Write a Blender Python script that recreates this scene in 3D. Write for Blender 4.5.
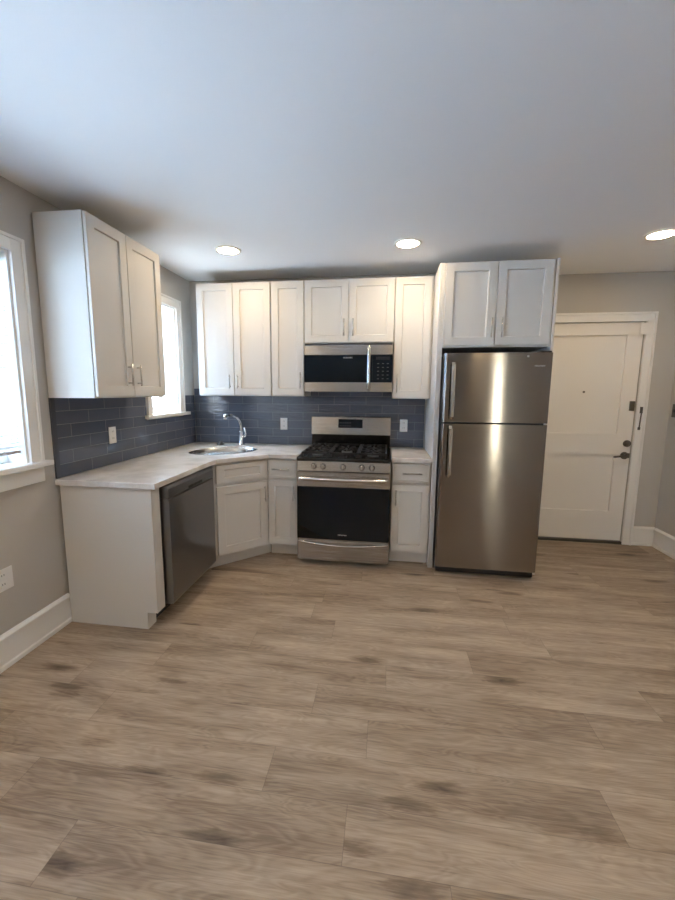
import bpy, bmesh, math, random
from mathutils import Vector, Matrix
random.seed(7)
S = 0.0254                                   # everything below is written in inches: x right, d out of the back wall, z up
sc = bpy.context.scene
for o in list(bpy.data.objects): bpy.data.objects.remove(o)
COL = sc.collection

# ------------------------------------------------------------------ camera
CX, CD, CZ = 76.23, 150.32, 56.76
YAW, PITCH, ROLL = math.radians(-8.172), math.radians(-7.966), math.radians(0.354)
FPX, PX, PY = 394.6, -9.09, -3.48
fwv = Vector((math.sin(YAW)*math.cos(PITCH), math.cos(YAW)*math.cos(PITCH), math.sin(PITCH)))
rtv = Vector((math.cos(YAW), -math.sin(YAW), 0))
upv = rtv.cross(fwv)
if upv.z < 0: upv = -upv
Rv = rtv*math.cos(ROLL) + upv*math.sin(ROLL)
Uv = upv*math.cos(ROLL) - rtv*math.sin(ROLL)
cam = bpy.data.cameras.new('camera'); camo = bpy.data.objects.new('camera', cam); COL.objects.link(camo)
camo.matrix_world = Matrix(((Rv.x, Uv.x, -fwv.x, CX*S), (Rv.y, Uv.y, -fwv.y, -CD*S), (Rv.z, Uv.z, -fwv.z, CZ*S), (0, 0, 0, 1)))
cam.sensor_fit = 'AUTO'; cam.sensor_width = 36.0
cam.lens = FPX/900*36.0
cam.shift_x = -PX/900; cam.shift_y = PY/900
cam.clip_start = 0.02; cam.clip_end = 200
sc.camera = camo

# ------------------------------------------------------------------ world, light, exposure
w = bpy.data.worlds.new('daylight'); sc.world = w; w.use_nodes = True
bg = w.node_tree.nodes['Background']; bg.inputs[0].default_value = (0.50, 0.73, 1.0, 1); bg.inputs[1].default_value = 25.0
sun = bpy.data.lights.new('sun', 'SUN'); sun.energy = 30.0; sun.angle = .01; sun.color = (.93, .96, 1.0)
suno = bpy.data.objects.new('sun', sun); COL.objects.link(suno)
suno.rotation_euler = Vector((.35, -.6, -.8)).to_track_quat('-Z', 'Y').to_euler()   # high along the outer wall: it strikes the blinds and stays out of the room
sc.view_settings.view_transform = 'Standard'; sc.view_settings.look = 'None'
sc.view_settings.gamma = 1; sc.view_settings.use_curve_mapping = False
sc.view_settings.exposure = 0.38
LAMP = 100.0
LAMP_COL = (1.0, .79, .53)

# ------------------------------------------------------------------ materials
def nt(name):
    m = bpy.data.materials.new(name); m.use_nodes = True
    n = m.node_tree
    return m, n, n.nodes['Principled BSDF']
def pm(name, col, rough=.5, metal=0., spec=.5, bump=0., bscale=200., coat=0.):
    m, n, b = nt(name)
    b.inputs['Base Color'].default_value = (*col, 1); b.inputs['Roughness'].default_value = rough
    b.inputs['Metallic'].default_value = metal; b.inputs['Specular IOR Level'].default_value = spec
    b.inputs['Coat Weight'].default_value = coat
    tex = n.nodes.new('ShaderNodeTexNoise'); tex.inputs['Scale'].default_value = bscale
    geo = n.nodes.new('ShaderNodeNewGeometry'); n.links.new(geo.outputs['Position'], tex.inputs['Vector'])
    if bump:
        bp = n.nodes.new('ShaderNodeBump'); bp.inputs['Strength'].default_value = bump; bp.inputs['Distance'].default_value = .002
        n.links.new(tex.outputs['Fac'], bp.inputs['Height']); n.links.new(bp.outputs[0], b.inputs['Normal'])
    else:
        mr = n.nodes.new('ShaderNodeMapRange'); mr.inputs['To Min'].default_value = max(0, rough-.03); mr.inputs['To Max'].default_value = min(1, rough+.03)
        n.links.new(tex.outputs['Fac'], mr.inputs['Value']); n.links.new(mr.outputs[0], b.inputs['Roughness'])
    return m
def steel(name, col, rough=.27, aniso=.92, wave=.0):
    m, n, b = nt(name)
    b.inputs['Base Color'].default_value = (*col, 1); b.inputs['Metallic'].default_value = 1
    b.inputs['Roughness'].default_value = rough; b.inputs['Anisotropic'].default_value = aniso
    b.inputs['Anisotropic Rotation'].default_value = .25
    tg = n.nodes.new('ShaderNodeTangent'); tg.direction_type = 'RADIAL'; tg.axis = 'Z'
    n.links.new(tg.outputs[0], b.inputs['Tangent'])
    geo = n.nodes.new('ShaderNodeNewGeometry')
    mp = n.nodes.new('ShaderNodeMapping'); mp.inputs['Scale'].default_value = (2, 2, 900)
    n.links.new(geo.outputs['Position'], mp.inputs['Vector'])
    tx = n.nodes.new('ShaderNodeTexNoise'); tx.inputs['Scale'].default_value = 1.5; n.links.new(mp.outputs[0], tx.inputs['Vector'])
    mr = n.nodes.new('ShaderNodeMapRange'); mr.inputs['To Min'].default_value = rough-.015; mr.inputs['To Max'].default_value = rough+.015
    n.links.new(tx.outputs['Fac'], mr.inputs['Value']); n.links.new(mr.outputs[0], b.inputs['Roughness'])
    if wave:
        t2 = n.nodes.new('ShaderNodeTexNoise'); t2.inputs['Scale'].default_value = 2.2; t2.inputs['Detail'].default_value = 0
        n.links.new(geo.outputs['Position'], t2.inputs['Vector'])
        bp = n.nodes.new('ShaderNodeBump'); bp.inputs['Strength'].default_value = 1; bp.inputs['Distance'].default_value = wave
        n.links.new(t2.outputs['Fac'], bp.inputs['Height']); n.links.new(bp.outputs[0], b.inputs['Normal'])
    return m
def emis(name, col, s):
    m = bpy.data.materials.new(name); m.use_nodes = True; n = m.node_tree
    n.nodes.remove(n.nodes['Principled BSDF']); e = n.nodes.new('ShaderNodeEmission')
    e.inputs[0].default_value = (*col, 1); e.inputs[1].default_value = s
    n.links.new(e.outputs[0], n.nodes['Material Output'].inputs[0]); return m
def glass(name):
    m = bpy.data.materials.new(name); m.use_nodes = True; n = m.node_tree
    n.nodes.remove(n.nodes['Principled BSDF'])
    t = n.nodes.new('ShaderNodeBsdfTransparent'); g = n.nodes.new('ShaderNodeBsdfGlossy'); g.inputs['Roughness'].default_value = .02
    f = n.nodes.new('ShaderNodeLayerWeight'); f.inputs[0].default_value = .5; mx = n.nodes.new('ShaderNodeMixShader')
    n.links.new(math_(n, 'ADD', math_(n, 'MULTIPLY', math_(n, 'POWER', f.outputs['Facing'], 5.0), .9), .04), mx.inputs[0]); n.links.new(t.outputs[0], mx.inputs[1]); n.links.new(g.outputs[0], mx.inputs[2])
    n.links.new(mx.outputs[0], n.nodes['Material Output'].inputs[0]); return m

def ramp(n, stops):
    r = n.nodes.new('ShaderNodeValToRGB'); e = r.color_ramp.elements
    while len(e) < len(stops): e.new(.5)
    for k, (p, c) in enumerate(stops): e[k].position = p; e[k].color = (*c, 1)
    return r
def math_(n, op, a, b=None):
    x = n.nodes.new('ShaderNodeMath'); x.operation = op
    for i, v in enumerate((a, b)):
        if v is None: continue
        if isinstance(v, (int, float)): x.inputs[i].default_value = v
        else: n.links.new(v, x.inputs[i])
    return x.outputs[0]
def floor_mat():
    m, n, b = nt('vinyl_plank'); L = n.links.new
    geo = n.nodes.new('ShaderNodeNewGeometry'); sx = n.nodes.new('ShaderNodeSeparateXYZ'); L(geo.outputs['Position'], sx.inputs[0])
    W, LEN = 7.3*S, 48*S
    yy = math_(n, 'DIVIDE', math_(n, 'ADD', sx.outputs['Y'], 103*S), W)
    row = math_(n, 'FLOOR', yy); fy = math_(n, 'SUBTRACT', yy, row)
    wn = n.nodes.new('ShaderNodeTexWhiteNoise'); wn.noise_dimensions = '1D'; L(row, wn.inputs['W'])
    xx = math_(n, 'ADD', math_(n, 'DIVIDE', sx.outputs['X'], LEN), math_(n, 'MULTIPLY', wn.outputs['Value'], 3.0))
    cell = math_(n, 'FLOOR', xx); fx = math_(n, 'SUBTRACT', xx, cell)
    cb = n.nodes.new('ShaderNodeCombineXYZ'); L(row, cb.inputs[0]); L(cell, cb.inputs[1])
    rn = n.nodes.new('ShaderNodeTexWhiteNoise'); rn.noise_dimensions = '2D'; L(cb.outputs[0], rn.inputs['Vector'])
    # grain coordinates, shifted for every plank
    gx = math_(n, 'ADD', sx.outputs['X'], math_(n, 'MULTIPLY', rn.outputs['Value'], 37.0))
    gy = math_(n, 'ADD', sx.outputs['Y'], math_(n, 'MULTIPLY', rn.outputs['Value'], 11.0))
    gv = n.nodes.new('ShaderNodeCombineXYZ'); L(gx, gv.inputs[0]); L(gy, gv.inputs[1])
    def noise(scale, detail, sxy, rough=.55, dist=0):
        mp = n.nodes.new('ShaderNodeMapping'); mp.inputs['Scale'].default_value = (*sxy, 1); L(gv.outputs[0], mp.inputs['Vector'])
        t = n.nodes.new('ShaderNodeTexNoise'); t.inputs['Scale'].default_value = scale; t.inputs['Detail'].default_value = detail
        t.inputs['Roughness'].default_value = rough; t.inputs['Distortion'].default_value = dist
        L(mp.outputs[0], t.inputs['Vector']); return t.outputs['Fac']
    fine = noise(1, 4, (9, 260)); broad = noise(1, 3, (1.6, 11), .5, .6); cath = noise(1, 2, (2.2, 14), .5, .9)
    ringv = math_(n, 'SINE', math_(n, 'MULTIPLY', cath, 70.0))
    mp = n.nodes.new('ShaderNodeMapping'); mp.inputs['Scale'].default_value = (2.0, 6.5, 1); L(gv.outputs[0], mp.inputs['Vector'])
    vo = n.nodes.new('ShaderNodeTexVoronoi'); vo.inputs['Scale'].default_value = 1.0; L(mp.outputs[0], vo.inputs['Vector'])
    wob = math_(n, 'ADD', vo.outputs['Distance'], math_(n, 'MULTIPLY', math_(n, 'SUBTRACT', noise(1, 3, (14, 60)), .5), .22))
    kr = ramp(n, [(.0, (1, 1, 1)), (.07, (.75,)*3), (.24, (0, 0, 0))]); L(wob, kr.inputs[0])
    ks = n.nodes.new('ShaderNodeSeparateColor'); L(vo.outputs['Color'], ks.inputs[0])
    knot = math_(n, 'MULTIPLY', kr.outputs[0], math_(n, 'GREATER_THAN', ks.outputs[0], .35))
    med = noise(1, 3, (5, 75), .6, .4)
    v = math_(n, 'ADD', math_(n, 'MULTIPLY', broad, .44), math_(n, 'ADD', math_(n, 'MULTIPLY', fine, .20), math_(n, 'MULTIPLY', med, .22)))
    v = math_(n, 'ADD', v, math_(n, 'MULTIPLY', ringv, .026))
    v = math_(n, 'ADD', v, math_(n, 'MULTIPLY', math_(n, 'SUBTRACT', rn.outputs['Value'], .5), .10))
    v = math_(n, 'SUBTRACT', v, math_(n, 'MULTIPLY', knot, .30))
    cr = ramp(n, [(.10, FLOOR_C[0]), (.32, FLOOR_C[1]), (.46, FLOOR_C[2]), (.62, FLOOR_C[3])]); L(v, cr.inputs[0])
    ey = math_(n, 'MULTIPLY', math_(n, 'MINIMUM', fy, math_(n, 'SUBTRACT', 1.0, fy)), W)
    ex = math_(n, 'MULTIPLY', math_(n, 'MINIMUM', fx, math_(n, 'SUBTRACT', 1.0, fx)), LEN)
    seam = math_(n, 'LESS_THAN', math_(n, 'MINIMUM', ex, ey), .0011)
    mx = n.nodes.new('ShaderNodeMix'); mx.data_type = 'RGBA'
    L(math_(n, 'MULTIPLY', seam, .45), mx.inputs[0]); L(cr.outputs[0], mx.inputs[6]); mx.inputs[7].default_value = (.10, .075, .055, 1)
    L(mx.outputs[2], b.inputs['Base Color'])
    b.inputs['Roughness'].default_value = .46; b.inputs['Specular IOR Level'].default_value = .42
    bp = n.nodes.new('ShaderNodeBump'); bp.inputs['Strength'].default_value = .35; bp.inputs['Distance'].default_value = .001
    L(math_(n, 'SUBTRACT', fine, seam), bp.inputs['Height']); L(bp.outputs[0], b.inputs['Normal'])
    return m
def tile_mat(name, ax, wave):
    m, n, b = nt(name); L = n.links.new
    geo = n.nodes.new('ShaderNodeNewGeometry'); sx = n.nodes.new('ShaderNodeSeparateXYZ'); L(geo.outputs['Position'], sx.inputs[0])
    cb = n.nodes.new('ShaderNodeCombineXYZ')
    L(math_(n, 'ADD', sx.outputs[ax], 40*S), cb.inputs[0])
    L(math_(n, 'SUBTRACT', sx.outputs['Z'], 36.0*S), cb.inputs[1])
    br = n.nodes.new('ShaderNodeTexBrick'); L(cb.outputs[0], br.inputs['Vector'])
    br.inputs['Scale'].default_value = 1; br.inputs['Brick Width'].default_value = 12.1*S; br.inputs['Row Height'].default_value = 3.15*S
    br.inputs['Mortar Size'].default_value = .075*S; br.inputs['Mortar Smooth'].default_value = .2; br.inputs['Bias'].default_value = 0
    br.inputs['Color1'].default_value = TILE_C[0]; br.inputs['Color2'].default_value = TILE_C[1]; br.inputs['Mortar'].default_value = TILE_C[2]
    L(br.outputs['Color'], b.inputs['Base Color'])
    rr = n.nodes.new('ShaderNodeMapRange'); L(br.outputs['Fac'], rr.inputs['Value']); rr.inputs['To Min'].default_value = .10; rr.inputs['To Max'].default_value = .6
    L(rr.outputs[0], b.inputs['Roughness']); b.inputs['Specular IOR Level'].default_value = .6
    mp = n.nodes.new('ShaderNodeMapping'); mp.inputs['Scale'].default_value = (9, 60, 1); L(cb.outputs[0], mp.inputs['Vector'])
    nz = n.nodes.new('ShaderNodeTexNoise'); nz.inputs['Scale'].default_value = 1; nz.inputs['Detail'].default_value = 1.5; L(mp.outputs[0], nz.inputs['Vector'])
    h = math_(n, 'SUBTRACT', math_(n, 'MULTIPLY', nz.outputs['Fac'], wave), math_(n, 'MULTIPLY', br.outputs['Fac'], .5))
    bp = n.nodes.new('ShaderNodeBump'); bp.inputs['Strength'].default_value = .6; bp.inputs['Distance'].default_value = .0025
    L(h, bp.inputs['Height']); L(bp.outputs[0], b.inputs['Normal'])
    return m
def quartz_mat():
    m, n, b = nt('quartz'); L = n.links.new
    geo = n.nodes.new('ShaderNodeNewGeometry')
    nz = n.nodes.new('ShaderNodeTexNoise'); nz.inputs['Scale'].default_value = 7; nz.inputs['Detail'].default_value = 6; L(geo.outputs['Position'], nz.inputs['Vector'])
    cr = ramp(n, [(.3, (.60, .56, .52)), (.6, (.80, .765, .73))]); L(nz.outputs['Fac'], cr.inputs[0]); L(cr.outputs[0], b.inputs['Base Color'])
    b.inputs['Roughness'].default_value = .22; return m
FLOOR_C = [(.08, .053, .034), (.225, .162, .112), (.385, .295, .214), (.55, .437, .332)]
TILE_C = [(.080, .093, .125, 1), (.115, .130, .17, 1), (.20, .21, .235, 1)]
M_FLOOR = floor_mat(); M_TILE_B = tile_mat('back_tile', 'X', 3.2); M_TILE_L = tile_mat('left_tile', 'Y', .5)
M_QUARTZ = quartz_mat()
M_CAB = pm('cabinet_paint', (.68, .655, .615), .5, bump=.04, bscale=60)
M_WALL = pm('wall_paint', (.55, .52, .478), .75, spec=.25, bump=.12, bscale=260)
M_CEIL = pm('ceiling_paint', (.92, .922, .92), .9, spec=.15, bump=.1, bscale=240)
M_TRIM = pm('trim_paint', (.86, .84, .80), .35, bump=.04, bscale=70)
M_DOOR = pm('door_paint', (.87, .84, .79), .4, bump=.06, bscale=60)
M_STEEL = steel('brushed_steel', (.44, .415, .385), .27)
M_STEEL_F = steel('fridge_steel', (.25, .22, .19), .145, 1.0, .0010)
M_STEEL_D = steel('dishwasher_steel', (.28, .28, .29), .3, .9)
M_SINK = pm('sink_steel', (.55, .54, .52), .25, metal=1)
M_CHROME = pm('chrome', (.75, .75, .76), .08, metal=1)
M_NICKEL = pm('satin_nickel', (.55, .53, .50), .28, metal=1)
M_BRONZE = pm('dark_nickel', (.16, .145, .125), .35, metal=1)
M_BLACK = pm('black_enamel', (.008, .009, .012), .14)
M_BLACKM = pm('black_plastic', (.012, .012, .013), .5)
M_IRON = pm('cast_iron', (.015, .015, .016), .45, bump=.2, bscale=400)
M_GLASSK = pm('black_glass', (.004, .008, .013), .05, spec=.3)
M_DGREY = pm('dark_grey_plastic', (.05, .052, .056), .45)
M_PLATE = pm('white_plastic', (.80, .79, .77), .35)
M_BLIND = pm('blind_vinyl', (.90, .915, .93), .5)
M_MARK = pm('printed_mark', (.62, .62, .62), .5)
M_LAMP = emis('lamp_glow', LAMP_COL, LAMP)
M_PANE = glass('window_glass')
M_SIDING = pm('pale_blue_siding', (.30, .50, .72), .7)
M_ROOF = pm('grey_shingle', (.30, .33, .38), .8)
M_GROUND = pm('outdoor_ground', (.55, .56, .55), .9)
M_THRESH = pm('threshold_metal', (.10, .095, .085), .4, metal=.6)

# ------------------------------------------------------------------ geometry
def P(x, d, z): return Vector((x*S, -d*S, z*S))
class MB:
    """collects shapes written in inches; an optional frame puts local (along, out, up) on any face"""
    def __init__(s, fr=None): s.bm = bmesh.new(); s.fr = fr
    def p(s, a, b, c):
        if s.fr:
            (ox, od), (ux, ud), (nx, nd) = s.fr
            return P(ox+ux*a+nx*b, od+ud*a+nd*b, c)
        return P(a, b, c)
    def poly(s, vs, faces):
        v = [s.bm.verts.new(s.p(*q)) for q in vs]
        for f in faces: s.bm.faces.new([v[i] for i in f])
        return v
    def box(s, x0, x1, y0, y1, z0, z1):
        s.poly([(x0, y0, z0), (x1, y0, z0), (x1, y1, z0), (x0, y1, z0), (x0, y0, z1), (x1, y0, z1), (x1, y1, z1), (x0, y1, z1)],
               [(0, 1, 2, 3), (4, 5, 6, 7), (0, 1, 5, 4), (1, 2, 6, 5), (2, 3, 7, 6), (3, 0, 4, 7)]); return s
    def prism(s, pts, z0, z1):
        k = len(pts)
        s.poly([(x, y, z0) for x, y in pts]+[(x, y, z1) for x, y in pts],
               [tuple(range(k)), tuple(range(k, 2*k))]+[(i, (i+1) % k, k+(i+1) % k, k+i) for i in range(k)]); return s
    def extr(s, prof, a0, a1):                # profile in (out, up) swept along
        k = len(prof)
        s.poly([(a0, y, z) for y, z in prof]+[(a1, y, z) for y, z in prof],
               [tuple(range(k)), tuple(range(k, 2*k))]+[(i, (i+1) % k, k+(i+1) % k, k+i) for i in range(k)]); return s
    def panel(s, x0, x1, z0, z1, y0, y1, fr, dep, top=None, bot=None):   # shaker front: frame fr wide, panel sunk by dep
        t = fr if top is None else top; b_ = fr if bot is None else bot; e = .12
        q = lambda a0, a1, c0, c1, y: [(a0, y, c0), (a1, y, c0), (a1, y, c1), (a0, y, c1)]
        vs = q(x0, x1, z0, z1, y0)+q(x0, x1, z0, z1, y1)+q(x0+fr, x1-fr, z0+b_, z1-t, y1)+q(x0+fr+e, x1-fr-e, z0+b_+e, z1-t-e, y1-dep)
        f = [(0, 1, 2, 3), (12, 13, 14, 15)]
        for o in (0, 4, 8): f += [(o+i, o+(i+1) % 4, o+4+(i+1) % 4, o+4+i) for i in range(4)]
        s.poly(vs, f); return s
    def tube(s, path, r, seg=12, rs=None):
        pts = [s.p(*q) for q in path]; rings = []; n = len(pts); prev = None
        for i, c in enumerate(pts):
            t = (pts[min(i+1, n-1)]-pts[max(i-1, 0)]).normalized()
            if prev is None: a = t.cross(Vector((0, 0, 1)) if abs(t.z) < .9 else Vector((1, 0, 0))).normalized()
            else: a = (prev-t*prev.dot(t)).normalized()
            prev = a; b = t.cross(a); rr = (rs[i] if rs else r)*S
            rings.append([s.bm.verts.new(c+(a*math.cos(k*2*math.pi/seg)+b*math.sin(k*2*math.pi/seg))*rr) for k in range(seg)])
        for i in range(n-1):
            for k in range(seg): s.bm.faces.new([rings[i][k], rings[i][(k+1) % seg], rings[i+1][(k+1) % seg], rings[i+1][k]])
        s.bm.faces.new(rings[0]); s.bm.faces.new(rings[-1]); return s
    def cyl(s, a, b, r, seg=20): return s.tube([a, b], r, seg)
def curve(pts, k=6):                          # smooth path through points
    out = []
    q = [pts[0]]+list(pts)+[pts[-1]]
    for i in range(1, len(q)-2):
        for j in range(k):
            t = j/k; r = []
            for c in range(3):
                a, b, d, e = q[i-1][c], q[i][c], q[i+1][c], q[i+2][c]
                r.append(.5*((2*b)+(-a+d)*t+(2*a-5*b+4*d-e)*t*t+(-a+3*b-3*d+e)*t**3))
            out.append(tuple(r))
    out.append(tuple(pts[-1])); return out
def wpos(o):
    v = Vector((0, 0, 0))
    while o: v += o.location; o = o.parent
    return v
def obj(name, mb, mat, parent=None, bev=0., smooth=False, kind=None, label=None):
    bm = mb.bm; bmesh.ops.recalc_face_normals(bm, faces=bm.faces)
    xs = [v.co for v in bm.verts]
    lo = Vector([min(v[i] for v in xs) for i in range(3)]); hi = Vector([max(v[i] for v in xs) for i in range(3)])
    org = Vector(((lo.x+hi.x)/2, (lo.y+hi.y)/2, lo.z))
    bmesh.ops.translate(bm, verts=bm.verts, vec=-org)
    me = bpy.data.meshes.new(name); bm.to_mesh(me); bm.free(); me.materials.append(mat)
    o = bpy.data.objects.new(name, me); COL.objects.link(o)
    if parent: o.parent = parent; o.location = org-wpos(parent)
    else: o.location = org
    if bev:
        mo = o.modifiers.new('bevel', 'BEVEL'); mo.width = bev*S; mo.segments = 2; mo.limit_method = 'ANGLE'; mo.angle_limit = math.radians(40)
    if smooth:
        for p in me.polygons: p.use_smooth = len(p.vertices) == 4
    if kind: o['kind'] = kind
    if label: o['label'] = label
    return o
def thing(name, label, cat, x, d, z, group=None):
    o = bpy.data.objects.new(name, None); COL.objects.link(o); o.location = P(x, d, z); o.empty_display_size = .05
    o['label'] = label; o['category'] = cat
    if group: o['group'] = group
    return o
def struct(name, mb, mat, parent=None, bev=0., **k): return obj(name, mb, mat, parent, bev, kind='structure', **k)
def text_part(name, body, size, mat, parent, x, d, z, out=(0, 1)):
    cu = bpy.data.curves.new(name, 'FONT'); cu.body = body; cu.size = size*S; cu.align_x = 'CENTER'; cu.align_y = 'CENTER'; cu.extrude = .006*S
    t = bpy.data.objects.new(name+'_curve', cu); COL.objects.link(t); bpy.context.view_layer.update()
    me = bpy.data.meshes.new_from_object(t.evaluated_get(bpy.context.evaluated_depsgraph_get())); bpy.data.objects.remove(t)
    me.materials.clear(); me.materials.append(mat)
    me.transform(Matrix.Rotation(math.pi/2, 4, 'X'))
    o = bpy.data.objects.new(name, me); COL.objects.link(o); o.parent = parent; o.location = P(x, d, z)-wpos(parent)
    return o

# ------------------------------------------------------------------ room shell
ZC, XR, DB, DF, T = 98.4, 177.0, -7.6, 262.0, 10.0
struct('floor', MB().box(-T, XR+5, DB-8, DF+6, -2, 0), M_FLOOR)
struct('ceiling', MB().box(-T, XR+5, DB-8, DF+6, ZC, ZC+3), M_CEIL)
W2 = (12.2, 30.0, 48.3, 86.0); W1 = (76.2, 108.0, 40.6, 84.5); W3 = (120.0, 156.0, 40.6, 84.5); W5 = (176.0, 212.0, 40.6, 84.5)
m = MB(); d0 = DB-8
for (a, b, z0, z1) in (W2, W1, W3, W5):
    m.box(-T, 0, d0, a, 0, ZC); m.box(-T, 0, a, b, 0, z0); m.box(-T, 0, a, b, z1, ZC); d0 = b
m.box(-T, 0, d0, DF+6, 0, ZC)
wl = struct('wall_left', m, M_WALL)
wb = struct('wall_back', MB().box(0, 124.6, -7.6, 0, 0, ZC), M_WALL)
DX0, DX1, DZ1 = 129.6, 166.0, 81.8            # entry door opening
m = MB(); m.box(124.6, DX0, DB-5, DB, 0, ZC); m.box(DX1, XR, DB-5, DB, 0, ZC); m.box(DX0, DX1, DB-5, DB, DZ1, ZC)
we = struct('wall_entry', m, M_WALL)
wr = struct('wall_right', MB().box(XR, XR+5, DB-8, DF+6, 0, ZC), M_WALL)
W6 = (165.0, 173.6, 6.0, 84.0)
m = MB(); a, b, z0, z1 = W6
m.box(0, a, DF, DF+6, 0, ZC); m.box(b, XR, DF, DF+6, 0, ZC); m.box(a, b, DF, DF+6, 0, z0); m.box(a, b, DF, DF+6, z1, ZC)
struct('wall_front', m, M_WALL)

# tile on the two kitchen walls (parts of their walls)
ZB = 54.9
m = MB(); m.box(0, .35, 33.1, 68.4, 36.05, ZB); m.box(0, .35, 9.0, 33.1, 36.05, 47.2); m.box(0, .35, .4, 9.0, 36.05, ZB)
obj('tile_backsplash', m, M_TILE_L, wl)
obj('tile_edge_trim', MB().box(0, .42, 68.45, 69.7, 36.05, ZB), pm('edge_tile', (.085, .095, .12), .15), wl)
obj('tile_backsplash', MB().box(.4, 90.6, 0, .35, 36.05, 57.5), M_TILE_B, wb)

# skirting boards
BP = [(0, 0), (.9, 0), (.9, .9), (.6, 1.1), (.6, 6.0), (.95, 6.1), (.95, 6.7), (.45, 7.1), (0, 7.3)]
def skirting(name, fr, a0, a1): return struct(name, MB(fr).extr(BP, a0, a1), M_TRIM, bev=.08)
skirting('baseboard_left', ((0, 0), (0, 1), (1, 0)), 69.2, DF)
skirting('baseboard_back', ((0, DB), (1, 0), (0, 1)), 169.2, XR)
skirting('baseboard_right', ((XR, 0), (0, 1), (-1, 0)), DB+1, DF)
skirting('baseboard_front', ((0, DF), (1, 0), (0, -1)), 1, XR-1)

# windows
def window(name, w, fr, depth, stool0, stool1, stool_out, apron=True, zmid=None):
    a, b, z0, z1 = w; cw = 3.0
    m = MB(fr); m.box(a-cw, a, 0, .8, z0-.2, z1+cw); m.box(b, b+cw, 0, .8, z0-.2, z1+cw); m.box(a, b, 0, .8, z1, z1+cw)
    m.box(a-cw, a-cw+.7, .8, 1.15, z0-.2, z1+cw); m.box(b+cw-.7, b+cw, .8, 1.15, z0-.2, z1+cw); m.box(a-cw+.7, b+cw-.7, .8, 1.15, z1+cw-.7, z1+cw)
    root = struct(name, m, M_TRIM, bev=.08)
    j = MB(fr); t = .5
    j.box(a+.02, a+t, -depth-2.5, 0, z0, z1-.02); j.box(b-t, b-.02, -depth-2.5, 0, z0, z1-.02); j.box(a+t, b-t, -depth-2.5, 0, z1-t, z1-.02); j.box(a+t, b-t, -depth-2.5, 0, z0+.02, z0+.4)
    obj('window_jamb', j, M_TRIM, root)
    st = MB(fr).box(stool0, stool1, 0.02, stool_out, z0-.7, z0+.42)
    obj('window_stool', st, M_TRIM, root, .15)
    if apron: obj('window_apron', MB(fr).box(a-cw, b+cw, .02, .75, z0-4.2, z0-.72), M_TRIM, root, .08)
    zm = zmid or (z0+z1)/2
    for k, (c0, c1, y) in enumerate(((z0+.42, zm+.9, -depth), (zm-.9, z1-t-.02, -depth-1.3))):
        s = MB(fr); sw = 1.7; A, B = a+t+.02, b-t-.02
        s.box(A, A+sw, y-1.2, y, c0, c1); s.box(B-sw, B, y-1.2, y, c0, c1); s.box(A+sw, B-sw, y-1.2, y, c0, c0+sw+.4); s.box(A+sw, B-sw, y-1.2, y, c1-sw, c1)
        so = obj('window_sash', s, M_TRIM, root, .06)
        obj('window_pane', MB(fr).box(A+sw-.2, B-sw+.2, y-.7, y-.55, c0+sw+.2, c1-sw+.2), M_PANE, so)
    return root
LW = ((0, 0), (0, 1), (1, 0))
window('window_1', W1, LW, 4.5, 71.9, 112.3, 2.2)
window('window_2', W2, LW, 6.3, 6.4, 33.9, 1.7, apron=False)
window('added_window_3', W3, LW, 4.5, 117.7, 158.3, 2.2)  # unseen window, added to let in more daylight from the left
window('added_window_4', W5, LW, 4.5, 171.7, 216.3, 2.2)  # another unseen window added for its daylight

a, b, z0, z1 = W6                              # tall narrow unseen sidelight, added to make the bright strip on the refrigerator
m = MB(); m.box(a-2.5, a+1.2, DF-.6, DF+1.5, z0-2.5, z1+2.5); m.box(b-1.2, b+2.2, DF-.6, DF+1.5, z0-2.5, z1+2.5); m.box(a+1.2, b-1.2, DF-.6, DF+1.5, z1-1.2, z1+2.5); m.box(a+1.2, b-1.2, DF-.6, DF+1.5, z0-2.5, z0+1.2)
wx = struct('added_sidelight', m, M_TRIM, bev=.08)
obj('window_pane', MB().box(a+1.1, b-1.1, DF+.6, DF+.8, z0+1.1, z1-1.1), M_PANE, wx)

# entry door (slab with two sunk panels), casing, threshold
m = MB(); CWd = 3.1
m.box(DX0-CWd, DX0, DB, DB+.8, 0, DZ1); m.box(DX1, DX1+CWd, DB, DB+.8, 0, DZ1); m.box(DX0-CWd, DX1+CWd, DB, DB+.8, DZ1, DZ1+CWd)
m.box(DX0-CWd, DX0-CWd+.8, DB+.8, DB+1.25, 0, DZ1+CWd-.8); m.box(DX1+CWd-.8, DX1+CWd, DB+.8, DB+1.25, 0, DZ1+CWd-.8); m.box(DX0-CWd, DX1+CWd, DB+.8, DB+1.25, DZ1+CWd-.8, DZ1+CWd)
cas = struct('trim_1', m, M_TRIM, bev=.1)
q = MB(); y0, y1 = DB-2.2, DB-.45; xl, xr = DX0+.15, DX1-.15; px0, px1 = xl+5, xr-5.0
zs = [(1.1, 12.4), (34.1, 41.8), (77.3, DZ1-.15)]
q.box(xl, px0, y0, y1, 1.1, DZ1-.15); q.box(px1, xr, y0, y1, 1.1, DZ1-.15)
for z0, z1 in zs: q.box(px0, px1, y0, y1, z0, z1)
q.box(px0, px1, y0+.3, y1-.7, 12.4, 34.1); q.box(px0, px1, y0+.3, y1-.7, 41.8, 77.3)
dr = struct('door_1', q, M_DOOR)
f = y1
h = MB(); h.cyl((164.0, f, 33.9), (164.0, f+.35, 33.9), 1.35, 24); h.cyl((164.0, f+.35, 33.9), (164.0, f+1.9, 33.9), .5); h.tube(curve([(164.2, f+1.9, 33.9), (162.5, f+2.0, 33.9), (160.3, f+1.9, 33.6), (159.6, f+1.8, 33.5)]), .38)
obj('lever_handle', h, M_BRONZE, dr, smooth=True)
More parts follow.
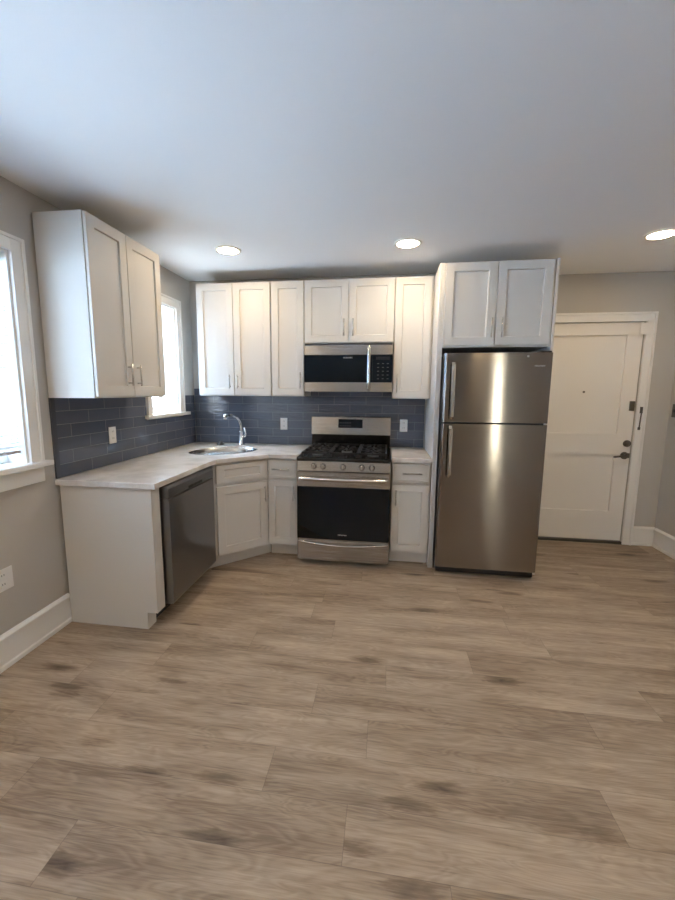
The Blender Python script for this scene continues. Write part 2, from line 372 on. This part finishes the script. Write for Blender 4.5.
h = MB(); h.cyl((164.4, f, 38.4), (164.4, f+.6, 38.4), 1.25, 24); h.box(164.1, 164.7, f+.6, f+1.2, 37.6, 39.2)
obj('deadbolt', h, M_BRONZE, dr, .05)
obj('latch_plate', MB().box(163.9, 165.5, f, f+.5, 50.4, 53.9), M_BRONZE, dr, .08)
obj('peephole', MB().cyl((148.4, f-.5, 57.1), (148.4, f-.25, 57.1), .38, 16), M_BRONZE, dr)
obj('bolt_edge', MB().box(165.2, 165.83, f, f+.12, 33.0, 34.8), M_BRONZE, dr)
h = MB(); h.box(166.9, 167.7, DB+.8, DB+1.1, 49.6, 51.9); h.tube([(167.3, DB+1.3, 51.4), (167.1, DB+1.35, 48), (167.0, DB+1.3, 44.0)], .2, 8); h.box(166.8, 167.4, DB+.8, DB+1.3, 43.6, 44.6)
obj('door_chain', h, M_BRONZE, cas)
obj('corner_block', MB().box(164.0, 167.0, DB+.82, DB+1.15, 77.2, 81.2), M_TRIM, cas, .06)
struct('trim_2', MB().box(DX0, DX1, DB-4.5, DB+.6, .02, 1.0), M_THRESH, bev=.15)
struct('wall_hall', MB().box(DX0-3, DX1+3, DB-7.5, DB-5.5, 0, ZC), M_WALL)

# ------------------------------------------------------------------ outside
struct('outdoor_ground', MB().box(-900, 900, -900, 900, -40, -36), M_GROUND)
def house(label, x, da, db, wins):
    nh = thing('neighboring_house', label, 'house', x-60, (da+db)/2, -36)
    m = MB(); m.box(x-120, x, da, db, -36, 130)
    for k in range(22): m.box(x, x+.6, da, db, -36+k*7.5, -36+k*7.5+.8)
    obj('siding_wall', m, M_SIDING, nh)
    mid = (da+db)/2
    m = MB(); m.poly([(x-125, da-10, 130), (x-125, db+10, 130), (x-125, mid, 235), (x+5, da-10, 130), (x+5, db+10, 130), (x+5, mid, 235)], [(0, 1, 2), (3, 4, 5), (0, 1, 4, 3), (1, 2, 5, 4), (2, 0, 3, 5)])
    obj('gable_roof', m, M_ROOF, nh)
    for dd, zz in wins:
        wf = obj('house_window', MB().box(x+.1, x+3, dd-16, dd+16, zz, zz+40), M_TRIM, nh)
        obj('house_window_pane', MB().box(x+3, x+3.2, dd-12, dd+12, zz+4, zz+36), M_GLASSK, wf)
house('pale blue neighboring house with a gable roof beyond the blinds of the left edge window', -300, -330, -70, ((-260, 20), (-205, 20), (-150, 20), (-110, 20), (-205, 85), (-150, 85)))
house('second pale blue house, unseen, added to block low sky light at the left windows', -230, -30, 330, ((30, 20), (120, 20), (210, 20), (290, 20)))  # unseen house added to block horizon sky and turn window light bluer
gb = thing('added_garage', 'unseen beige garage added behind the apartment to warm the refrigerator strip', 'garage', 220, 490, -36)  # out of view, added to reflect warm light in through the sidelight
obj('garage_wall', MB().box(20, 420, 420, 560, -36, 130), pm('beige_siding', (.90, .70, .48), .8), gb)
obj('garage_roof', MB().extr([(410, 130), (570, 130), (490, 185)], 10, 430), M_ROOF, gb)

# ------------------------------------------------------------------ cabinets
def handle_v(fr, a, y, z0, z1, parent):
    m = MB(fr); m.cyl((a, y+1.15, z0), (a, y+1.15, z1), .22, 12); m.cyl((a, y, z0+.7), (a, y+1.15, z0+.7), .16, 10); m.cyl((a, y, z1-.7), (a, y+1.15, z1-.7), .16, 10)
    obj('bar_handle', m, M_NICKEL, parent, smooth=True)
def handle_h(fr, a0, a1, y, z, parent):
    m = MB(fr); m.cyl((a0, y+1.15, z), (a1, y+1.15, z), .22, 12); m.cyl((a0+.7, y, z), (a0+.7, y+1.15, z), .16, 10); m.cyl((a1-.7, y, z), (a1-.7, y+1.15, z), .16, 10)
    obj('bar_handle', m, M_NICKEL, parent, smooth=True)
def door(fr, a0, a1, z0, z1, y, parent, hx=None, hz=None, fw=2.4, name='door'):
    o = obj(name, MB(fr).panel(a0, a1, z0, z1, y+.16, y+.86, fw, .42), M_CAB, parent, .06)
    if hx is not None: handle_v(fr, hx, y+.82, hz[0], hz[1], o)
    return o
BW = ((0, 0), (1, 0), (0, 1))
ZT = 94.2
def upper(label, fr, a0, a1, z0, z1, dep, doors, wx, wd, gap=.12):
    t = thing('wall_cabinet', label, 'cabinet', wx, wd, z0, 'white shaker wall cabinets')
    obj('cabinet_body', MB(fr).box(a0, a1, .4, dep, z0, z1), M_CAB, t, .05)
    for (b0, b1, hx, hz) in doors: door(fr, b0, b1, z0+.35, z1-.25, dep, t, hx, hz)
    return t
upper('white two-door wall cabinet hung on the left wall between the two windows', LW, 42.2, 70.0, ZB, ZT, 12.0,
      [(56.9, 69.85, 58.9, (57.8, 63.1)), (42.35, 56.7, 55.4, (57.8, 63.1))], 6, 56)
upper('white two-door wall cabinet on the back wall above the sink', BW, 8.6, 35.85, ZB, ZT, 12.0,
      [(8.75, 22.1, 20.7, (57.6, 62.4)), (22.3, 35.7, 23.6, (57.6, 62.4))], 22, 6)
upper('narrow one-door white wall cabinet just left of the microwave', BW, 35.9, 47.75, ZB, ZT, 12.0, [(36.15, 47.6, 46.5, (57.6, 63.2))], 42, 6)
upper('short two-door white wall cabinet directly over the microwave', BW, 47.8, 78.35, 72.95, ZT, 12.0,
      [(47.95, 63.0, 61.6, (75.3, 81.0)), (63.2, 78.2, 64.7, (75.3, 81.0))], 63, 6)
t = upper('narrow one-door white wall cabinet between the microwave and the refrigerator panel', BW, 78.4, 91.0, ZB-.5, ZT, 12.0, [(78.6, 90.3, 79.8, (56.5, 62.8))], 84, 6)

# refrigerator enclosure
fp = thing('refrigerator_surround', 'tall white panel standing between the right counter and the refrigerator', 'panel', 91.8, 12, 0)
obj('side_panel', MB().box(91.1, 91.9, .4, 25.0, 0.02, 94.2), M_CAB, fp, .05)
obj('filler_strip', MB().box(91.95, 92.6, 23.4, 25.0, 0.02, 94.2), M_CAB, fp, .05)
t = thing('refrigerator_cabinet', 'deep two-door white cabinet mounted over the refrigerator', 'cabinet', 108, 12, 70)
obj('cabinet_body', MB().box(92.65, 123.0, .4, 24.6, 70.0, 94.2), M_CAB, t, .05)
door(BW, 92.75, 107.25, 70.5, 94.0, 24.6, t, 106.2, (72.6, 78.2)); door(BW, 107.45, 122.3, 70.5, 94.0, 24.6, t, 109.0, (72.6, 78.2))
fr_ = thing('refrigerator_surround', 'tall white panel on the entry door side of the refrigerator', 'panel', 123.4, 12, 0)
obj('side_panel', MB().box(123.05, 123.9, .4, 25.0, 0.02, 94.2), M_CAB, fr_, .05)

# base cabinets
Z0, Z1 = 4.3, 34.6
ep = thing('counter_end_unit', 'white end panel and filler of the left counter run beside the dishwasher', 'panel', 12, 68, 0)
obj('end_panel', MB().extr([(0, 0), (1, 0)], 0, 1) if False else MB(((0, 69.0), (0, 1), (1, 0))).extr([(.98, 0.02), (21.4, 0.02), (21.4, Z0), (24.0, Z0), (24.0, Z1), (.98, Z1)], 0, .75), M_CAB, ep, .05)
obj('front_stile', MB().box(1.0, 24.0, 66.4, 68.98, Z0, Z1), M_CAB, ep, .05)
obj('toe_kick', MB().box(2, 21.4, 66.4, 68.98, 0.02, Z0-.02), M_CAB, ep, .03)
DG = 37.55                                   # where the diagonal face meets both runs
q2 = math.sqrt(.5); DL = (DG-24.0)/q2
sb = thing('corner_sink_cabinet', 'diagonal corner base cabinet under the sink with one door and a false drawer', 'cabinet', 14, 14, 0, 'white shaker base cabinets')
obj('cabinet_body', MB().prism([(.5, .5), (DG-.05, .5), (DG-.05, 24.0), (24.0, DG-.05), (24.0, 40.6), (.5, 40.6)], Z0, 26.9), M_CAB, sb)
DGF = ((24.0, DG), (q2, -q2), (q2, q2))
obj('toe_kick', MB(DGF).box(-2.2, DL+2.2, -3.0, -2.6, 0.02, Z0-.02), M_CAB, sb)
obj('face_frame', MB(DGF).box(.05, DL-.05, -.7, 0, 26.9, Z1), M_CAB, sb)
door(DGF, .9, DL-.7, 4.8, 27.0, 0, sb, DL-2.0, (20.3, 25.6), 2.6)
obj('false_drawer_front', MB(DGF).panel(.9, DL-.7, 28.1, 33.9, .06, .82, 2.6, .38, 1.6, 1.6), M_CAB, sb, .06)
def base(label, a0, a1, hx, hd, slab=True):
    t = thing('base_cabinet', label, 'cabinet', (a0+a1)/2, 12, 0, 'white shaker base cabinets')
    obj('cabinet_body', MB().box(a0, a1, .5, 24.0, Z0, Z1), M_CAB, t, .04)
    obj('toe_kick', MB().box(a0, a1, 20.8, 21.2, 0.02, Z0-.02), M_CAB, t)
    door(BW, a0+.25, a1-.4, 5.0, 27.3, 24.0, t, hx, (20.6, 25.6), 2.2)
    dw = obj('drawer', MB().panel(a0+.25, a1-.4, 28.0, 34.1, 24.06, 24.82, .55, .1), M_CAB, t, .06)
    handle_h(BW, hd[0], hd[1], 24.82, 31.1, dw)
base('narrow white base cabinet between the corner sink cabinet and the stove', 37.6, 48.0, 46.6, (39.4, 45.4))
base('narrow white base cabinet to the right of the stove', 78.75, 90.95, 80.2, (82.2, 88.2))

# countertops
def ellipse(cx, cd, a, b, n=40):
    out = []
    for k in range(n):
        t = 2*math.pi*k/n; u, v = a*math.cos(t), b*math.sin(t)
        out.append((cx+(u+v)*q2, cd+(-u+v)*q2))
    return out
SC = (20.4, 19.7); SA, SB_ = 12.2, 9.6
def slab(outer, hole, z0, z1):
    mb = MB(); bm = mb.bm; L = {}
    for z in (z0, z1):
        es = []
        for key, loop in (('o', outer), ('h', hole)):
            if not loop: continue
            vs = [bm.verts.new(P(x, d, z)) for x, d in loop]; L[key, z] = vs
            es += [bm.edges.new((vs[i], vs[(i+1) % len(vs)])) for i in range(len(vs))]
        bmesh.ops.triangle_fill(bm, use_beauty=True, edges=es)
    for key in ('o', 'h'):
        if (key, z0) not in L: continue
        a, b = L[key, z0], L[key, z1]; k = len(a)
        for i in range(k): bm.faces.new([a[i], a[(i+1) % k], b[(i+1) % k], b[i]])
    return mb
CO = 63.75
ct = obj('countertop', slab([(.45, .45), (48.1, .45), (48.1, 25.5), (CO-25.5, 25.5), (25.5, CO-25.5), (25.5, 70.5), (.45, 70.5)], ellipse(*SC, SA, SB_), 34.65, 36.0), M_QUARTZ, bev=.12)
ct['label'] = 'white quartz countertop wrapping the corner with the sink cut into it'; ct['category'] = 'countertop'
c2 = obj('countertop', MB().box(78.65, 91.0, .45, 25.5, 34.65, 36.0), M_QUARTZ, bev=.12)
c2['label'] = 'small white quartz countertop between the stove and the refrigerator panel'; c2['category'] = 'countertop'

# sink
m = MB(); rings = []
for (sc_, z) in ((.992, 35.75), (.985, 35.7), (.975, 33.5), (.94, 30.0), (.86, 28.4), (.5, 27.9), (.13, 27.7)):
    rings.append([m.bm.verts.new(P(x, d, z)) for x, d in ellipse(*SC, SA*sc_, SB_*sc_)])
for i in range(len(rings)-1):
    for k in range(40): m.bm.faces.new([rings[i][k], rings[i][(k+1) % 40], rings[i+1][(k+1) % 40], rings[i+1][k]])
sk = thing('sink', 'oval stainless steel undermount sink in the corner countertop', 'sink', *SC, 27.7)
so = obj('basin', m, M_SINK, sk, smooth=True)
mo = so.modifiers.new('shell', 'SOLIDIFY'); mo.thickness = .06*S; mo.offset = -1
obj('drain', MB().cyl((*SC, 27.74), (*SC, 27.85), 1.4, 24), M_CHROME, sk)

# faucet
ft = thing('faucet', 'chrome single-lever faucet with pull-out spout behind the sink', 'faucet', 21.2, 4.6, 36)
FX, FD = 21.2, 4.6
m = MB(); m.tube([(FX, FD, 36.02), (FX, FD, 36.3), (FX, FD, 36.6), (FX, FD, 41.0), (FX, FD, 41.6)], 1, 20, [1.35, 1.3, .95, .95, .8])
obj('faucet_body', m, M_CHROME, ft, smooth=True)
m = MB(); m.tube(curve([(FX, FD, 41.3), (FX-.1, FD+.3, 44.3), (FX-.7, FD+1.6, 46.4), (FX-1.7, FD+4.0, 47.5), (FX-2.5, FD+6.2, 47.6)]), .62, 14)
obj('spout', m, M_CHROME, ft, smooth=True)
m = MB(); m.tube([(FX-2.4, FD+6.0, 47.65), (FX-3.2, FD+8.0, 47.6)], .72, 14); m.tube([(FX-3.1, FD+7.7, 48.1), (FX-3.1, FD+7.8, 46.3)], .72, 14)
obj('spray_head', m, M_CHROME, ft, smooth=True)
m = MB(); m.tube([(FX+.7, FD, 39.2), (FX+1.5, FD+.2, 39.6), (FX+1.9, FD+.4, 40.4), (FX+1.5, FD+.6, 43.0)], .4, 12, [.6, .55, .45, .3])
obj('lever', m, M_CHROME, ft, smooth=True)
m = MB(); m.tube([(13.0, 5.6, 36.02), (13.0, 5.6, 36.35), (13.0, 5.6, 36.5), (13.0, 5.6, 37.1), (13.0, 5.6, 37.25)], 1, 20, [1.35, 1.35, .9, .9, .6])
o = obj('sink_hole_cover', m, M_DGREY, smooth=True); o['label'] = 'small dark round cap on the countertop left of the faucet'; o['category'] = 'cap'

# ------------------------------------------------------------------ dishwasher
dw = thing('dishwasher', 'stainless steel dishwasher under the left counter', 'dishwasher', 13, 53.5, 0)
obj('tub', MB().box(1.2, 23.6, 41.2, 66.0, 3.0, 34.4), M_BLACKM, dw)
obj('door_panel', MB(((23.7, 41.3), (0, 1), (1, 0))).extr([(0, 4.6), (2.0, 4.6), (2.3, 5.2), (2.3, 31.0), (1.5, 31.2), (1.5, 31.25), (0, 31.25)], 0, 24.5), M_STEEL_D, dw, .12)
obj('control_strip', MB(((23.7, 41.3), (0, 1), (1, 0))).extr([(0, 31.3), (2.3, 31.3), (2.3, 33.6), (1.7, 34.3), (0, 34.3)], 0, 24.5), pm('control_steel', (.20, .20, .21), .35, metal=.9), dw, .12)
obj('handle_pocket', MB().box(26.0, 26.05, 48.5, 56.2, 31.5, 32.2), M_BLACKM, dw)
obj('toe_kick', MB().box(19, 20.6, 41.2, 66.0, 0.02, 4.4), M_BLACKM, dw)

# ------------------------------------------------------------------ range
RX0, RX1 = 48.45, 78.35; RM = (RX0+RX1)/2
rg = thing('gas_range', 'stainless steel gas range with black oven window and cast iron grates', 'stove', RM, 14, 0)
obj('range_body', MB().box(RX0+.1, RX1-.1, .6, 25.8, 1.4, 34.6), M_DGREY, rg)
obj('cooktop', MB().extr([(2.6, 34.65), (27.9, 34.65), (28.4, 35.0), (28.3, 35.7), (27.6, 35.9), (2.6, 35.9)], RX0, RX1), M_BLACK, rg, .1)
obj('control_panel', MB().extr([(25.85, 31.5), (28.3, 31.5), (27.9, 34.6), (25.85, 34.6)], RX0, RX1), M_STEEL, rg, .08)
for kx in (54.0, 57.0, 63.4, 69.3, 72.5):
    m = MB(); m.tube([(kx, 28.1, 33.1), (kx, 28.3, 33.12), (kx, 28.35, 33.12), (kx, 29.6, 33.2), (kx, 29.7, 33.2)], 1, 20, [.95, .95, .8, .72, .6])
    kn = obj('knob', m, M_STEEL, rg, smooth=True)
    obj('knob_grip', MB().box(kx-.14, kx+.14, 29.6, 29.95, 32.6, 33.8), M_CHROME, kn, .04)
bg_ = obj('backguard', MB().extr([(.6, 40.6), (3.2, 40.6), (2.6, 47.2), (2.0, 47.4), (.6, 47.4)], RX0+.05, RX1-.05), M_STEEL, rg, .1)
obj('backguard_riser', MB().box(RX0+.2, RX1-.2, .6, 2.5, 34.7, 40.55), M_BLACK, rg, .05)
F2 = ((RM, 0), (1, 0), (0, 1))
obj('display', MB(F2).extr([(2.7, 43.2), (3.05, 43.2), (2.78, 46.4), (2.6, 46.4)], -4.6, 4.5), M_GLASSK, bg_)
for r in range(2):
    for c in range(5): obj('display_button', MB(F2).box(-4.0+c*.9, -3.5+c*.9, 2.98-r*.1, 3.04-r*.1, 43.8+r*1.1, 44.1+r*1.1), M_DGREY, bg_)
# oven door
od = obj('oven_door', MB().panel(RX0+.05, RX1-.05, 8.6, 31.2, 25.9, 28.2, .01, .02), M_STEEL, rg, .1)
obj('oven_window', MB().box(RX0+.1, RX1-.1, 28.21, 28.35, 8.9, 26.4), M_GLASSK, od, .05)
hp = [(RM+a, 29.7+1.2*math.cos(a/14.0*1.35), 29.3-.0*a) for a in [x*1.0 for x in range(-14, 15)]]
m = MB(); m.tube(hp, .55, 14); m.box(RX0+.9, RX0+1.9, 28.2, 30.1, 28.8, 29.8); m.box(RX1-1.9, RX1-.9, 28.2, 30.1, 28.8, 29.8)
obj('oven_handle', m, M_CHROME if False else pm('polished_steel', (.62, .59, .55), .16, metal=1), od, smooth=True)
text_part('oven_logo', 'FRIGIDAIRE', .55, M_MARK, od, RM, 28.37, 10.6)
dwr = obj('storage_drawer', MB().box(RX0+.05, RX1-.05, 25.9, 28.1, 1.5, 8.4), M_STEEL, rg, .12)
m = MB(); k = 24; top = [(RX0+.3+(RX1-RX0-.6)*i/k, 28.1+.15+.75*math.sin(math.pi*i/k), 7.9-.9*math.sin(math.pi*i/k)) for i in range(k+1)]
m.tube(top, .38, 10)
obj('drawer_lip', m, bpy.data.materials['polished_steel'], dwr, smooth=True)
for lx in (RX0+2, RX1-2):
    for ld in (4, 24): obj('foot', MB().cyl((lx, ld, .02), (lx, ld, 1.38), .7, 12), M_BLACKM, rg)
# burners and grates
def grate(x0, x1, y0, y1, centers):
    m = MB(); zt = 37.4; r = .26
    for a in ((x0, y0, x1, y0), (x0, y1, x1, y1), (x0, y0, x0, y1), (x1, y0, x1, y1)):
        m.box(min(a[0], a[2])-r, max(a[0], a[2])+r, min(a[1], a[3])-r, max(a[1], a[3])+r, zt-.6, zt)
    xm = (x0+x1)/2
    m.box(x0, x1, (y0+y1)/2-r, (y0+y1)/2+r, zt-.6, zt)
    for cx, cy in centers:
        for k in range(8):
            t = k*math.pi/4; ex = 4.4 if k % 2 == 0 else 3.6
            ux, uy = math.cos(t), math.sin(t)
            X1 = min(max(cx+ux*ex, x0), x1); Y1 = min(max(cy+uy*5.4, y0), y1)
            X0, Y0 = cx+ux*1.5, cy+uy*1.5; nx, ny = -uy*r, ux*r
            m.prism([(X0+nx, Y0+ny), (X1+nx, Y1+ny), (X1-nx, Y1-ny), (X0-nx, Y0-ny)], zt-.45, zt+.15)
    for a, b in ((x0, y0), (x1, y0), (x0, y1), (x1, y1)): m.box(a-.35, a+.35, b-.35, b+.35, 35.92, zt-.5)
    return m
cw = (RX1-RX0-2.4)/3
for g in range(3):
    x0 = RX0+1.2+g*cw+.35; x1 = x0+cw-.7; xm = (x0+x1)/2
    cs = [(xm, 9.5), (xm, 21.5)] if g != 1 else [(xm, 15.5)]
    obj('grate', grate(x0, x1, 4.4, 26.6, cs), M_IRON, rg)
    for cx, cy in cs:
        b = MB(); b.tube([(cx, cy, 35.92), (cx, cy, 36.3), (cx, cy, 36.35)], 1, 20, [1.9, 1.8, 1.5])
        bo = obj('burner', b, pm('burner_alloy', (.25, .25, .26), .4, metal=.8) if 'burner_alloy' not in bpy.data.materials else bpy.data.materials['burner_alloy'], rg, smooth=True)
        obj('burner_cap', MB().tube([(cx, cy, 36.37), (cx, cy, 36.7), (cx, cy, 36.8)], 1, 20, [1.4, 1.35, 1.1]), M_IRON, bo, smooth=True)

# ------------------------------------------------------------------ microwave
mw = thing('microwave', 'stainless steel over-the-range microwave with black glass door', 'microwave', 63, 7, 56.6)
MX0, MX1 = 48.2, 78.15
obj('housing', MB().box(MX0+.1, MX1-.1, .5, 13.6, 56.9, 72.6), M_DGREY, mw)
obj('top_band', MB().box(MX0, MX1, 13.65, 15.0, 68.95, 72.1), M_STEEL, mw, .1)
obj('vent_grille', MB().box(MX0+.2, MX1-.2, 13.65, 14.6, 72.15, 72.8), M_DGREY, mw)
obj('bottom_band', MB().box(MX0, MX1, 13.65, 15.0, 56.6, 59.8), M_STEEL, mw, .1)
gd = obj('door_glass', MB().box(MX0, 71.5, 13.65, 14.95, 59.82, 68.93), M_GLASSK, mw, .05)
cp = obj('control_panel', MB().box(71.55, MX1, 13.65, 14.95, 59.82, 68.93), M_GLASSK, mw, .05)
for r in range(5):
    for c in range(3): obj('keypad_button', MB().box(73.1+c*1.6, 73.75+c*1.6, 14.95, 14.97, 60.9+r*1.25, 61.15+r*1.25), M_DGREY, cp)
obj('keypad_display', MB().box(72.6, 77.2, 14.95, 14.97, 67.2, 68.3), M_BLACK, cp)
m = MB(); m.tube(curve([(70.4, 16.3, 57.6), (70.4, 17.0, 59.5), (70.4, 17.2, 64.5), (70.4, 17.0, 69.5), (70.4, 16.3, 71.6)]), .55, 14)
m.box(69.9, 70.9, 14.9, 16.5, 57.4, 58.5); m.box(69.9, 70.9, 14.9, 16.5, 70.7, 71.8)
obj('door_handle', m, bpy.data.materials['polished_steel'], gd, smooth=True)
text_part('logo', 'FRIGIDAIRE', .6, M_MARK, gd, 63.2, 14.97, 68.0)

# ------------------------------------------------------------------ refrigerator
rf = thing('refrigerator', 'tall stainless steel top-freezer refrigerator beside the entry door', 'refrigerator', 107, 14, 0)
GX0, GX1 = 92.75, 122.35
obj('cabinet_shell', MB().box(GX0+.3, 122.2, 1.0, 27.2, 1.2, 67.6), M_DGREY, rf, .2)
def fridge_door(name, z0, z1):
    yb, yf = 27.4, 30.0; n = 10
    pr = [(GX0+.2, yb)]
    for i in range(n+1):
        t = i/n*math.pi/2; pr.append((GX0+1.1-1.1*math.cos(t), yf-1.1+1.1*math.sin(t)))
    for i in range(n+1):
        t = i/n*math.pi/2; pr.append((GX1-.8+.8*math.sin(t), yf-.8+.8*math.cos(t)))
    pr.append((GX1-.1, yb))
    return obj(name, MB().prism(pr, z0, z1), M_STEEL_F, rf)
fz = fridge_door('freezer_door', 48.0, 67.9); fd = fridge_door('fridge_door', 2.9, 47.5)
def fridge_handle(z0, z1, flip, parent):
    m = MB(); x = GX0+2.55
    pts = [(x, 31.0, z0), (x, 31.6, z0+.8), (x, 31.7, (z0+z1)/2), (x, 31.6, z1-.8), (x, 31.0, z1)]
    for i in range(len(pts)-1):
        (a, y0, c0), (_, y1, c1) = pts[i], pts[i+1]
        vs = []
        for (yy, cc) in ((y0, c0), (y1, c1)): vs += [(x-.55, yy-.5, cc), (x+.55, yy-.5, cc), (x+.55, yy+.0, cc), (x+.25, yy+.25, cc), (x-.25, yy+.25, cc), (x-.55, yy+.0, cc)]
        m.poly(vs, [tuple(range(6)), tuple(range(6, 12))]+[(k, (k+1) % 6, 6+(k+1) % 6, 6+k) for k in range(6)])
    m.box(x-.4, x+.4, 29.9, 31.3, z0+.3, z0+1.5); m.box(x-.4, x+.4, 29.9, 31.3, z1-1.5, z1-.3)
    obj('bar_handle', m, bpy.data.materials['polished_steel'], parent)
fridge_handle(48.8, 65.2, 0, fz); fridge_handle(31.5, 47.0, 1, fd)
text_part('logo', 'FRIGIDAIRE', .55, M_MARK, fz, 118.9, 30.01, 64.2)
obj('badge', MB().cyl((115.6, 30.0, 66.9), (115.6, 30.05, 66.9), .3, 16), M_MARK, fz)
obj('kick_grille', MB().box(GX0+.4, GX1-.3, 25.5, 28.2, .6, 2.7), M_BLACKM, rf, .1)
for lx in (GX0+2, GX1-2): obj('foot', MB().cyl((lx, 25, .02), (lx, 25, 1.3), .8, 12), M_BLACKM, rf)
obj('top_hinge', MB().box(GX1-3.2, GX1-.4, 26, 29.6, 67.95, 68.4), M_BLACKM, rf, .1)

# ------------------------------------------------------------------ outlets and switch
def outlet(label, fr, a, z, mat=M_PLATE, y=.36, w=2.8, h=4.6, grp='white wall outlets'):
    t = thing('wall_outlet', label, 'outlet', fr[0][0]+fr[1][0]*a+fr[2][0]*y, fr[0][1]+fr[1][1]*a+fr[2][1]*y, z-h/2, grp)
    obj('cover_plate', MB(fr).box(a-w/2, a+w/2, y, y+.22, z-h/2, z+h/2), mat, t, .08)
    for k in (-1, 1):
        r = obj('receptacle', MB(fr).box(a-.65, a+.65, y+.23, y+.3, z+k*.95-.6, z+k*.95+.6), M_PLATE, t, .1)
        s = MB(fr); s.box(a-.3, a-.18, y+.301, y+.31, z+k*.95-.1, z+k*.95+.3); s.box(a+.18, a+.3, y+.301, y+.31, z+k*.95-.1, z+k*.95+.3); obj('slots', s, M_DGREY, r)
    return t
outlet('white outlet on the left wall tile below the hanging cabinet', LW, 49.8, 44.2)
outlet('white outlet on the back wall tile between the faucet and the stove', BW, 37.1, 44.1)
outlet('white outlet on the back wall tile to the right of the stove', BW, 83.1, 44.2)
t = outlet('white outlet low on the left wall near the skirting board', LW, 84.9, 18.3, y=.02, w=4.4)
t = thing('wall_switch', 'grey metal switch plate on the right wall past the entry door', 'switch', XR-.1, -4.4, 48.5)
obj('cover_plate', MB(((XR, 0), (0, 1), (-1, 0))).box(-5.9, -3.1, .02, .3, 48.4, 53.0), M_BRONZE, t, .08)
obj('toggle', MB(((XR, 0), (0, 1), (-1, 0))).box(-4.8, -4.2, .3, .8, 50.2, 51.2), M_DGREY, t, .05)

# ------------------------------------------------------------------ blinds in the near left window, and added ones out of view
def blind(label, w, tilt):
    a, b, z0, z1 = w
    bl = thing('window_blind', label, 'blind', -1.6, (a+b)/2, z0+2.4, 'white horizontal blinds')
    obj('headrail', MB(LW).box(a+.8, b-.8, -2.4, -.9, z1-2.1, z1-.7), M_BLIND, bl, .06)
    m = MB(LW); z = 44.6; A, B = a+.58, b-.58
    while z < z1-2.4:
        pr = [(-2.12, z-tilt), (-1.6, z+.06), (-1.08, z+tilt)]
        pr = pr+[(y, zz-.03) for y, zz in reversed(pr)]
        m.extr(pr, A, B)
        z += .82
    obj('slats', m, M_BLIND, bl)
    obj('bottom_rail', MB(LW).box(a+.58, b-.58, -2.1, -1.1, 43.2, 43.8), M_RAIL, bl, .06)
    m = MB(LW)
    for aa in (a+5, (a+b)/2, b-5): m.cyl((aa, -1.65, 43.8), (aa, -1.65, z1-2.2), .05, 6)
    obj('ladder_cord', m, M_BLIND, bl)
M_RAIL = pm('rail_taupe', (.45, .38, .36), .5)
blind('white horizontal blind hanging inside the window at the left edge', W1, .29)
blind('white horizontal blind added to stop the sun in the unseen window beside the camera', W3, .2)  # this blind and the next are unseen, added to keep direct sun out
blind('white horizontal blind added to stop the sun in the unseen window behind the camera', W5, .2)

# ------------------------------------------------------------------ recessed ceiling lights
def can(label, x, d):
    t = thing('ceiling_light', label, 'ceiling light', x, d, ZC-.3, 'round recessed ceiling lights')
    m = MB(); rings = []
    for r, z in ((3.9, ZC-.02), (3.85, ZC-.25), (3.05, ZC-.3), (3.0, ZC-.1)):
        rings.append([m.bm.verts.new(P(x+r*math.cos(k*math.pi/18), d+r*math.sin(k*math.pi/18), z)) for k in range(36)])
    for i in range(3):
        for k in range(36): m.bm.faces.new([rings[i][k], rings[i][(k+1) % 36], rings[i+1][(k+1) % 36], rings[i+1][k]])
    obj('trim_ring', m, M_TRIM, t, smooth=True)
    obj('lamp_lens', MB().cyl((x, d, ZC-.22), (x, d, ZC-.12), 3.0, 36), M_LAMP, t)
can('lit round recessed ceiling light above the corner sink', 28.4, 31.0)
can('lit round recessed ceiling light in front of the microwave', 81.3, 29.9)
can('lit round recessed ceiling light near the entry door at the right edge', 147.2, 28.0)
can('lit round recessed ceiling light just behind the camera on the left', 28.4, 118.0)
can('lit round recessed ceiling light just behind the camera on the right', 127.0, 116.0)
can('unseen round ceiling light added for ambient light at the back left of the room', 28.4, 205.0)  # this rear row of lamps is unseen, added to raise the ambient light
can('unseen round ceiling light added for ambient light at the back middle of the room', 81.3, 205.0)
can('unseen round ceiling light added for ambient light at the back right of the room', 140.0, 205.0)
